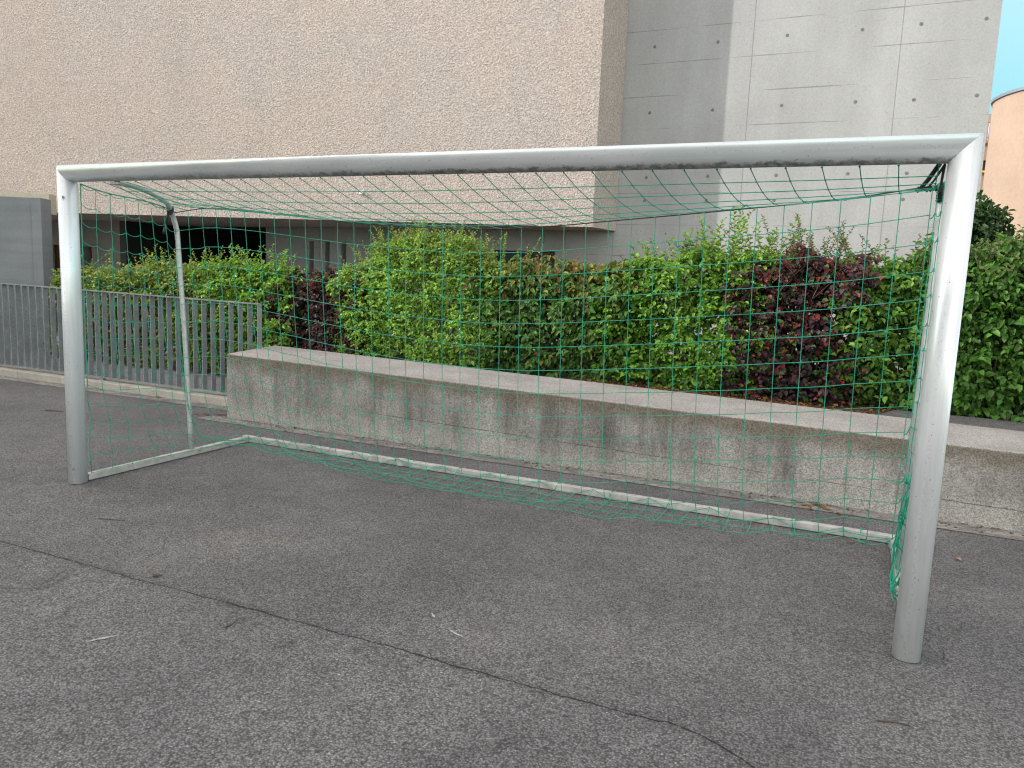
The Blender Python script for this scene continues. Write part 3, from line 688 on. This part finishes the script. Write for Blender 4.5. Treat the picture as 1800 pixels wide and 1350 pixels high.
HOLES = [(3.02, 1.36, .055), (3.45, 1.12, .035), (4.62, 1.3, .05), (4.72, 1.12, .05), (-1.72, 1.05, .06), (-1.55, .85, .05), (.35, 1.0, .05), (.75, 1.12, .045)]
def shrub(name, label, x0, x1, zb, topf, lL, lW, n, pal, wts, shoots=(), yf=None, depth=.75, layered=.5, gap=.0, group='hedge shrubs', toppal=None, ph=0., edge=.12):
    yb = (lambda x: 4.40 - .045 * x) if yf is None else yf
    topf0 = topf
    topf = lambda x: topf0(x) + .055 * math.sin(x * 11 + ph * 3) + .035 * math.sin(x * 27 + ph * 7) + .02 * math.sin(x * 61 + ph)
    root = empty(name, ((x0 + x1) / 2, float(yb((x0 + x1) / 2)) + .3, zb), label, 'shrub', group)
    # leaves carried in drooping sprays on an uneven front face, a looser dark interior, and the clipped top
    n = int(n * 1.35); per = 9; m = int(n * 1.0 / per)
    def face(m):
        x = rng.uniform(x0 - edge, x1 + edge, m); zt_ = np.array([topf(a) for a in x]); z = zb + .03 + rng.random(m) ** .92 * (zt_ - zb)
        x = x + nz(z * 1.3, x * .2, 1.6, ph + 3) * edge * .8
        bulge = nz(x, z, 1.0, ph) * .10 + nz(x, z, 2.6, ph + 2) * .07
        sh = np.clip((z - (zt_ - .22)) / .22, 0, 1) ** 2 * .20
        return x, z, yb(x) + bulge + sh
    x, z, y = face(m); y = y + np.where(rng.random(m) < .75, rng.exponential(.05, m), rng.uniform(.05, .35, m))
    td = np.c_[rng.normal(0, .8, m), rng.normal(-.45, .35, m), rng.normal(.05, .45, m)]; td /= np.linalg.norm(td, axis=1, keepdims=True)
    tl_ = rng.uniform(.6, 1.3, m) * lL * 2.6
    k_ = np.arange(per); fr = (k_ / (per - 1) - .35)[None, :, None]
    sp = np.c_[x, y, z][:, None, :] + td[:, None, :] * fr * tl_[:, None, None] + np.array([0, 0, -1.])[None, None] * (fr ** 2) * tl_[:, None, None] * .35
    sd = np.cross(td, np.array([0, -.5, .85])); sd /= np.linalg.norm(sd, axis=1, keepdims=True) + 1e-6
    alt = np.where(k_ % 2 == 0, 1, -1)[None, :, None]
    stip = td[:, None, :] * .65 + sd[:, None, :] * alt * .75 + rng.normal(0, .22, (m, per, 3)) + np.array([0, -.12, -layered * .55])
    sp = sp.reshape(-1, 3) + rng.normal(0, lL * .12, (m * per, 3)); stip = stip.reshape(-1, 3)
    # interior
    kc = int(n * .55); x, z, y = face(kc); ic = np.c_[x, y + rng.uniform(.12, depth, kc), z]
    allp = np.r_[sp, ic]; it = np.r_[np.zeros(len(sp), bool), np.ones(kc, bool)]
    hole_ = nz(allp[:, 0], allp[:, 2], 1.9, ph + 5) + .6 * nz(allp[:, 0], allp[:, 2], 4.3, ph + 9)
    keepm = ~((hole_ > (1.42 - gap)) & (rng.random(len(allp)) < .93))
    for hx, hz_, hr in HOLES: keepm &= ((allp[:, 0] - hx) / hr) ** 2 + ((allp[:, 2] - hz_) / (hr * 1.25)) ** 2 > 1 + rng.normal(0, .25, len(allp))
    keepm &= allp[:, 2] > zb + .01
    spk = sp[keepm[:len(sp)]]; stk = stip[keepm[:len(sp)]]; ick = ic[keepm[len(sp):]]
    # clipped top face
    k = int(n * .28); xt = rng.uniform(x0, x1, k); ztp = np.array([topf(a) for a in xt]); yt = yb(xt) + rng.uniform(0.05, depth, k); zt2 = ztp - rng.exponential(.045, k) + nz(xt, yt, 2.5, ph) * .05
    pos = np.r_[spk, ick, np.c_[xt, yt, zt2]]; ns_ = len(spk); topm = np.zeros(len(pos), bool); topm[-k:] = True; inm = np.zeros(len(pos), bool); inm[ns_:ns_ + len(ick)] = True
    N = len(pos)
    nor = np.c_[rng.normal(0, .38, N), -.75 + rng.normal(0, .3, N), .62 + rng.normal(0, .35, N)]; nor[topm] += (0, .5, .6); nor[:ns_] += (0, .15, .35)
    tip = np.c_[rng.normal(0, .75, N), -.55 + rng.normal(0, .35, N), -layered + rng.normal(0, .42, N)]; tip[:ns_] = stk
    sc = rng.uniform(.55, 1.2, N); sc[inm] *= 1.35
    c = colours(N, pal, wts)
    if toppal is not None:
        zt_all = np.array([topf(a) for a in pos[:, 0]]); near = rng.random(N) < np.clip(1 - (zt_all - pos[:, 2]) / .35, 0, 1) * .75
        c[near] = colours(int(near.sum()), toppal, [1] * len(toppal))
    f = keep(leaf_mesh('foliage', pos, tip, nor, lL * sc, lW * sc, c, None), root)
    # stems
    tb = Tubes()
    for s in range(max(4, int((x1 - x0) * 7))):
        sx = random.uniform(x0, x1); sy = float(yb(sx)) + random.uniform(.1, .5); h = topf(sx) - zb
        pts = [(sx, sy, zb - .02)]
        for q_ in range(1, 6): pts.append((sx + random.uniform(-.05, .05) * q_ * .6, sy + random.uniform(-.05, .05) * q_ * .5 - .02 * q_, zb + h * .96 * q_ / 5))
        tb.add(smooth(pts, 2), random.uniform(.006, .014), 5, r2=.003)
        for b_ in range(5):
            a = Vector(pts[random.randint(1, 4)]); tb.add([a, a + Vector((random.uniform(-.2, .2), random.uniform(-.3, .05), random.uniform(.05, .25)))], .004, 4, r2=.0015)
    # free shoots above the clipped top: (x, height, number, spread, leaf length)
    if shoots:
        LP = []; LT = []; LN = []; LL = []
        for (sx, h, cnt, spr, ll) in shoots:
            for q_ in range(cnt):
                bx = sx + random.gauss(0, spr); bx = min(max(bx, x0 - .1), x1 + .15); by = float(yb(bx)) + random.uniform(.12, .6); bz = topf(bx) - .12
                hh = h * random.uniform(.45, 1.05) + .12; lean = Vector((random.gauss(0, .30), random.gauss(-.08, .2), 1)); bendv = Vector((random.gauss(0, .22), random.gauss(0, .15), -.05))
                pts = [Vector((bx, by, bz)) + lean * (hh * t) + bendv * (t * t * hh) for t in np.linspace(0, 1, 6)]
                tb.add(pts, .0032, 4, r2=.001)
                nl = max(6, int(hh / (ll * random.uniform(.28, .5))))
                for i in range(nl):
                    t = .1 + .9 * i / (nl - 1); f_ = t * 5; a = int(min(f_, 4)); p = pts[a].lerp(pts[a + 1], f_ - a)
                    ang = i * 2.4 + random.uniform(-.5, .5); dr = Vector((math.cos(ang), math.sin(ang) * .8, random.uniform(-.2, .6) + t * .5))
                    LP.append(p); LT.append(dr); LN.append(Vector((random.gauss(0, .4), -.5, .8))); LL.append(ll * (1.25 - .55 * t) * random.uniform(.7, 1.15))
        k = len(LP); LL = np.array(LL); c = colours(k, toppal or pal, [1] * len(toppal) if toppal else wts)
        keep(leaf_mesh('shoot_leaves', np.array(LP), np.array(LT), np.array(LN), LL, LL * (lW / lL) * .95, c, None), root)
    keep(tb.build('stems', M['twig']), root)
    return root
G_mid = [(0.084, 0.193, 0.03), (0.059, 0.147, 0.025), (0.139, 0.276, 0.039), (0.047, 0.11, 0.025)]
G_bri = [(0.145, 0.301, 0.032), (0.102, 0.235, 0.027), (0.196, 0.369, 0.045), (0.06, 0.144, 0.023)]
G_sun = [(0.14, 0.21, 0.037), (0.187, 0.245, 0.046), (0.091, 0.168, 0.029), (0.257, 0.267, 0.063)]
G_fin = [(0.193, 0.355, 0.057), (0.249, 0.422, 0.07), (0.126, 0.255, 0.04), (0.317, 0.445, 0.091)]
G_dk = [(0.055, 0.136, 0.026), (0.041, 0.099, 0.024), (0.083, 0.18, 0.035), (0.128, 0.218, 0.05)]
PU = [(.042, .022, .030), (.060, .026, .032), (.030, .022, .026), (.085, .060, .060)]
RED = [(.20, .028, .025), (.13, .02, .02), (.26, .06, .04)]
hs = lambda *k: (lambda x: float(np.interp(x, [a for a, b in k], [b for a, b in k])))
shrub('hornbeam_shrub', 'yellowish sunlit hedge shrub behind the railing nearest the left goal post', -6.6, -3.55, .03, hs((-6.6, 1.35), (-5.4, 1.38), (-4.6, 1.5), (-3.5, 1.46)), .062, .036, 5200, G_sun + G_mid[:2], [3, 2, 3, 1, 2, 2],
      [(-5.9, .35, 7, .3, .05), (-4.8, .30, 16, .25, .055), (-4.3, .2, 10, .3, .05), (-3.6, .36, 12, .15, .055)], toppal=G_sun, ph=.3, yf=lambda x: 4.42 + 0 * x)
shrub('hornbeam_shrub', 'fresh green leafy hedge shrub behind the end of the railing', -3.55, -2.05, .03, hs((-3.6, 1.5), (-2.9, 1.58), (-2.3, 1.5), (-2.0, 1.4)), .058, .034, 3600, G_bri + G_sun[:2], [3, 3, 2, 2, 1, 1],
      [(-3.2, .25, 10, .2, .05), (-2.75, .30, 16, .22, .05), (-2.25, .34, 7, .12, .05)], toppal=G_bri[:3] + G_sun[:1], ph=1.1, yf=lambda x: 4.38 + 0 * x)
shrub('copper_shrub', 'small dark purple leaved hedge shrub at the left end of the bench', -2.1, -1.15, .03, hs((-2.1, 1.40), (-1.6, 1.47), (-1.1, 1.42)), .06, .045, 2600, PU + RED[:2], [4, 4, 3, 2, .5, .8], [(-1.5, .12, 6, .2, .04)], toppal=[(.09, .03, .03), (.03, .014, .018), (.08, .10, .03)], ph=2.0, gap=-.2, edge=.26)
shrub('tall_fine_shrub', 'tallest light green feathery hedge shrub with tiny leaves', -1.2, .95, .2, hs((-1.2, 1.50), (-.8, 1.75), (-.3, 1.98), (.4, 1.93), (.75, 1.80), (1.0, 1.62)), .040, .025, 16000, G_fin, [4, 3, 3, 1],
      [(-.95, .3, 14, .15, .036), (-.6, .26, 22, .2, .036), (-.2, .24, 30, .25, .036), (.3, .24, 30, .25, .036), (.85, .36, 16, .12, .034)], toppal=[(.19, .27, .05), (.22, .27, .06), (.15, .23, .04)], ph=2.9)
shrub('broadleaf_shrub', 'dark glossy broad leaved hedge shrub with yellowing top behind the bench middle', .85, 2.55, .4, hs((.8, 1.62), (1.5, 1.68), (2.1, 1.66), (2.6, 1.68)), .078, .042, 3600, G_dk + [(.20, .16, .03), (.25, .10, .03)], [5, 3, 4, 2, .35, .12],
      [(1.35, .22, 4, .1, .045), (1.9, .14, 10, .3, .045), (2.4, .14, 6, .15, .045)], toppal=[(.14, .17, .03), (.20, .19, .035), (.06, .11, .022), (.18, .10, .03)], ph=4.1, layered=.9)
shrub('bright_shrub', 'bright fresh green hedge shrub with tall upright shoots', 2.5, 3.85, .44, hs((2.5, 1.66), (2.95, 1.80), (3.4, 1.86), (3.9, 1.80)), .060, .036, 5200, G_bri + G_dk[:1], [3, 3, 2, 2, 1.2],
      [(2.95, .24, 16, .15, .055), (3.35, .32, 16, .15, .06), (3.62, .58, 8, .07, .068), (3.88, .42, 9, .1, .06)], toppal=[(.13, .24, .03), (.16, .27, .04), (.09, .19, .025)], ph=5.3, gap=-.3, edge=.22)
shrub('thin_twig_shrub', 'sparse hedge shrub of thin grey green shoots standing above the purple one', 3.9, 5.2, .44, hs((3.8, 1.78), (4.4, 1.82), (5.2, 1.75)), .036, .022, 2200, [(.06, .11, .03), (.08, .13, .035), (.045, .085, .022)], [1, 1, 1],
      [(4.0, .46, 9, .1, .042), (4.3, .42, 16, .13, .042), (4.55, .40, 8, .12, .04), (4.85, .30, 10, .14, .042), (5.15, .42, 5, .08, .06)], toppal=[(.07, .12, .03), (.10, .13, .04), (.12, .10, .04)], ph=6.2, yf=lambda x: 4.62 - .045 * x, depth=.5)
shrub('copper_shrub', 'large dark purple hedge shrub with scattered red leaves near the right post', 3.84, 4.72, .44, hs((3.7, 1.66), (4.1, 1.80), (4.8, 1.80)), .058, .046, 3600, PU + RED + G_dk[:2], [4, 4, 3, 3, .9, .8, .5, 1.6, 1.2], [(4.3, .1, 8, .25, .045), (4.0, .14, 5, .1, .045)], toppal=[(.10, .025, .025), (.16, .035, .03), (.04, .016, .02), (.03, .014, .016)], ph=7.7, gap=-.2, edge=.16, yf=lambda x: 4.34 - .045 * x)
shrub('hornbeam_shrub', 'mixed green hedge shrub with yellowish lower leaves hard beside the right goal post', 4.72, 5.45, .46, hs((4.7, 1.72), (5.1, 1.78), (5.5, 1.86)), .066, .042, 2300, G_mid + [(.13, .20, .03)], [4, 3, 3, 2, 1.6], [(5.0, .2, 8, .2, .045)], ph=8.4, gap=.1)
shrub('hornbeam_shrub', 'dense dark green hornbeam hedge shrub to the right of the near goal post', 5.42, 7.3, .50, hs((5.4, 1.92), (5.9, 1.97), (7.6, 2.0)), .068, .044, 8200, G_mid[:2] + [(.055, .125, .022)] + G_dk[:1], [4, 3, 2, 2], [(5.7, .1, 20, .2, .045), (6.4, .12, 24, .4, .045)], toppal=[(.075, .13, .025), (.06, .12, .022), (.09, .14, .035)], ph=9.6, layered=.8, gap=-1)

def bush(name, label, c, rx, rz, n, lL, lW, pal, wts):
    root = empty(name, (c[0], c[1], .3), label, 'tree')
    d = rng.normal(0, 1, (n, 3)); d /= np.linalg.norm(d, axis=1, keepdims=True); r = rng.random(n) ** .4
    lump = 1 + .22 * np.sin(d[:, 0] * 6 + 1) * np.cos(d[:, 2] * 7) + .15 * np.sin(d[:, 0] * 13 + d[:, 2] * 9)
    pos = np.array(c) + d * (r * lump)[:, None] * np.array([rx, rx, rz])
    nor = d + rng.normal(0, .5, (n, 3)) + (0, 0, .5); tip = d * .6 + rng.normal(0, .6, (n, 3)) + (0, 0, -.2); sc = rng.uniform(.7, 1.2, n)
    keep(leaf_mesh('crown', pos, tip, nor, lL * sc, lW * sc, colours(n, pal, wts), None), root)
    tb = Tubes(); tb.add([(c[0], c[1], .3), (c[0] + .02, c[1], c[2] - rz * .4), (c[0], c[1], c[2] + rz * .3)], .03, 7, r2=.008)
    for k in range(14):
        a = Vector((c[0], c[1], c[2] - rz * .5 + random.random() * rz * .6)); dd = Vector((random.gauss(0, 1), random.gauss(0, 1), random.uniform(.1, 1.2))).normalized(); tb.add([a, a + dd * rx * .95], .009, 5, r2=.002)
    keep(tb.build('trunk', M['twig']), root)
bush('small_tree', 'small dark leaved tree rising behind the hedge beside the near post', (6.0, 6.9, 2.26), .30, .37, 2400, .075, .038, [(.020, .055, .018), (.03, .07, .02), (.05, .07, .025)], [4, 3, 1])

# ------------------------------------------------------------------ litter on the asphalt
def fallen(x, y, s, a, label, col=None):
    bm = bmesh.new(); pr = [(-1, 0, .02), (-.5, .36, .10), (.2, .42, .16), (1, .05, .05), (.3, -.40, .12), (-.5, -.33, .06)]; mid = [(-.4, 0, .03), (.35, .02, .04)]
    vs = [bm.verts.new((p[0] * s, p[1] * s, p[2] * s * random.uniform(.7, 1.5) + .004)) for p in pr]; ms = [bm.verts.new((p[0] * s, p[1] * s, p[2] * s + .003)) for p in mid]
    for f in ((vs[0], ms[0], vs[1]), (vs[1], ms[0], ms[1], vs[2]), (vs[2], ms[1], vs[3]), (vs[0], vs[5], ms[0]), (vs[5], vs[4], ms[1], ms[0]), (vs[4], vs[3], ms[1])): bm.faces.new(f)
    o = obj('fallen_leaf', bm, col or M['litter']); o.location = (x, y, .004); o.rotation_euler = (0, 0, a)
    return tag(o, label, 'leaf', 'fallen leaves')
pale = plain('pale_dry_leaf', (.34, .20, .11), .7, 0, .3, 20)
fallen(4.938, 1.216, .022, .4, 'single small brown leaf lying on open asphalt in front of the back bar')
fallen(5.475, 1.50, .030, 1.9, 'pale tan leaf on the asphalt right of the near post', pale)
for i, (x, y, s) in enumerate(((4.90, 1.50, .026), (4.97, 1.53, .022), (5.03, 1.46, .025), (4.74, 1.55, .02), (2.9, 1.56, .022), (1.45, 1.56, .028), (4.3, 1.55, .022), (3.4, 1.55, .018))):
    fallen(x, y, s, random.uniform(0, 6), 'small brown leaf caught along the foot of the back bar')
for i, (x, y, s) in enumerate(((4.60, 2.20, .045), (4.68, 2.26, .05), (4.74, 2.18, .04), (4.55, 2.27, .04), (4.82, 2.12, .035), (4.63, 2.12, .035), (4.71, 2.22, .04))):
    fallen(x, y, s, random.uniform(0, 6), 'rusty brown leaf in the little heap at the foot of the bench', plain('rusty_leaf', (.20, .085, .03), .7, 0, .3, 20) if i == 0 else bpy.data.materials['rusty_leaf'])
for i, (x, y, s) in enumerate(((-1.2, 2.33, .05), (-1.27, 2.36, .045), (-1.12, 2.40, .05), (-1.08, 2.45, .04), (-1.33, 2.30, .04))):
    fallen(x, y, s, random.uniform(0, 6), 'dark brown leaf piled at the left foot of the bench')
for i, (x, y, s) in enumerate(((-2.475, 2.80, .05), (-2.40, 2.78, .04), (-2.53, 2.76, .035))):
    fallen(x, y, s, random.uniform(0, 6), 'brown leaf lying against the kerb under the railing')
def twig(pts, r, label, mat=None):
    T = Tubes(); T.add(smooth([(x, y, r + .002) for x, y in pts], 4), r, 6, r2=r * .6); tag(T.build('twig', mat or M['twig']), label, 'twig', 'twigs on the asphalt')
twig([(-2.63, 1.573), (-2.55, 1.58), (-2.44, 1.63)], .006, 'brown twig on asphalt left of the far goal post')
twig([(.80, -.46), (.88, -.44), (.96, -.41)], .003, 'thin reddish twig on asphalt between the goal mouth and the seam')
twig([(2.484, -1.16), (2.488, -1.12), (2.478, -1.08)], .0035, 'short stick just below the asphalt seam')
twig([(1.785, -.925), (1.80, -.91), (1.82, -.90)], .007, 'stubby dark stick touching the asphalt seam')
twig([(5.0, -.60), (5.05, -.585), (5.10, -.58)], .003, 'thin dark twig on asphalt in front of the near post')
twig([(5.265, .05), (5.271, .1), (5.268, .16)], .003, 'thin upright looking twig beside the foot of the near post')
# drifted flakes along the bench foot
T = []; n = 900; xs_ = rng.uniform(-1.0, 8, n); ys_ = 2.325 - rng.exponential(.06, n); keepm = (ys_ > 2.0) & (nz(xs_, ys_ * 0, 1.3, 3) > -.25)
pos = np.c_[xs_, ys_, np.full(n, .008)][keepm]; k = len(pos); sc = rng.uniform(.008, .024, k)
lf = leaf_mesh('leaf_litter', pos, np.c_[rng.normal(0, 1, k), rng.normal(0, .6, k), rng.normal(0, .1, k)], np.c_[rng.normal(0, .3, k), rng.normal(0, .3, k), np.ones(k)], sc, sc * .6, colours(k, [(.12, .06, .035), (.20, .13, .08), (.09, .055, .04)], [1, 1, 1]), None)
lf['kind'] = 'stuff'
n = 2600; xs_ = rng.uniform(2.2, 5.3, n); ys_ = rng.uniform(3.40, 4.5, n); sc = rng.uniform(.02, .05, n)
lf = leaf_mesh('bed_litter', np.c_[xs_, ys_, .475 + rng.uniform(0, .02, n)], np.c_[rng.normal(0, 1, n), rng.normal(0, 1, n), rng.normal(0, .2, n)], np.c_[rng.normal(0, .4, n), rng.normal(0, .4, n), np.ones(n)], sc, sc * .55, colours(n, [(.20, .09, .04), (.30, .17, .08), (.12, .06, .035)], [1, 1, 1]), None)
lf['kind'] = 'stuff'

def scrape(pts, w_, name='scrape_mark'):
    bm = bmesh.new(); L_ = []; R_ = []; P_ = smooth([(x, y, .003) for x, y in pts], 6)
    for k, p in enumerate(P_):
        d = (P_[min(k + 1, len(P_) - 1)] - P_[max(k - 1, 0)]).normalized(); sd = Vector((-d.y, d.x, 0)); ww = w_ * math.sin(math.pi * (k + .4) / (len(P_) - .2)) * random.uniform(.4, 1.2)
        L_.append(bm.verts.new(p + sd * ww)); R_.append(bm.verts.new(p - sd * ww))
    for k in range(len(P_) - 1): bm.faces.new((L_[k], L_[k + 1], R_[k + 1], R_[k]))
    struct(obj(name, bm, M['scar']))
scrape(((2.102, -1.520), (2.12, -1.48), (2.136, -1.457), (2.167, -1.411)), .010)
scrape(((3.17, -.61), (3.212, -.651)), .008)
scrape(((3.314, -.715), (3.36, -.735), (3.406, -.748)), .007)
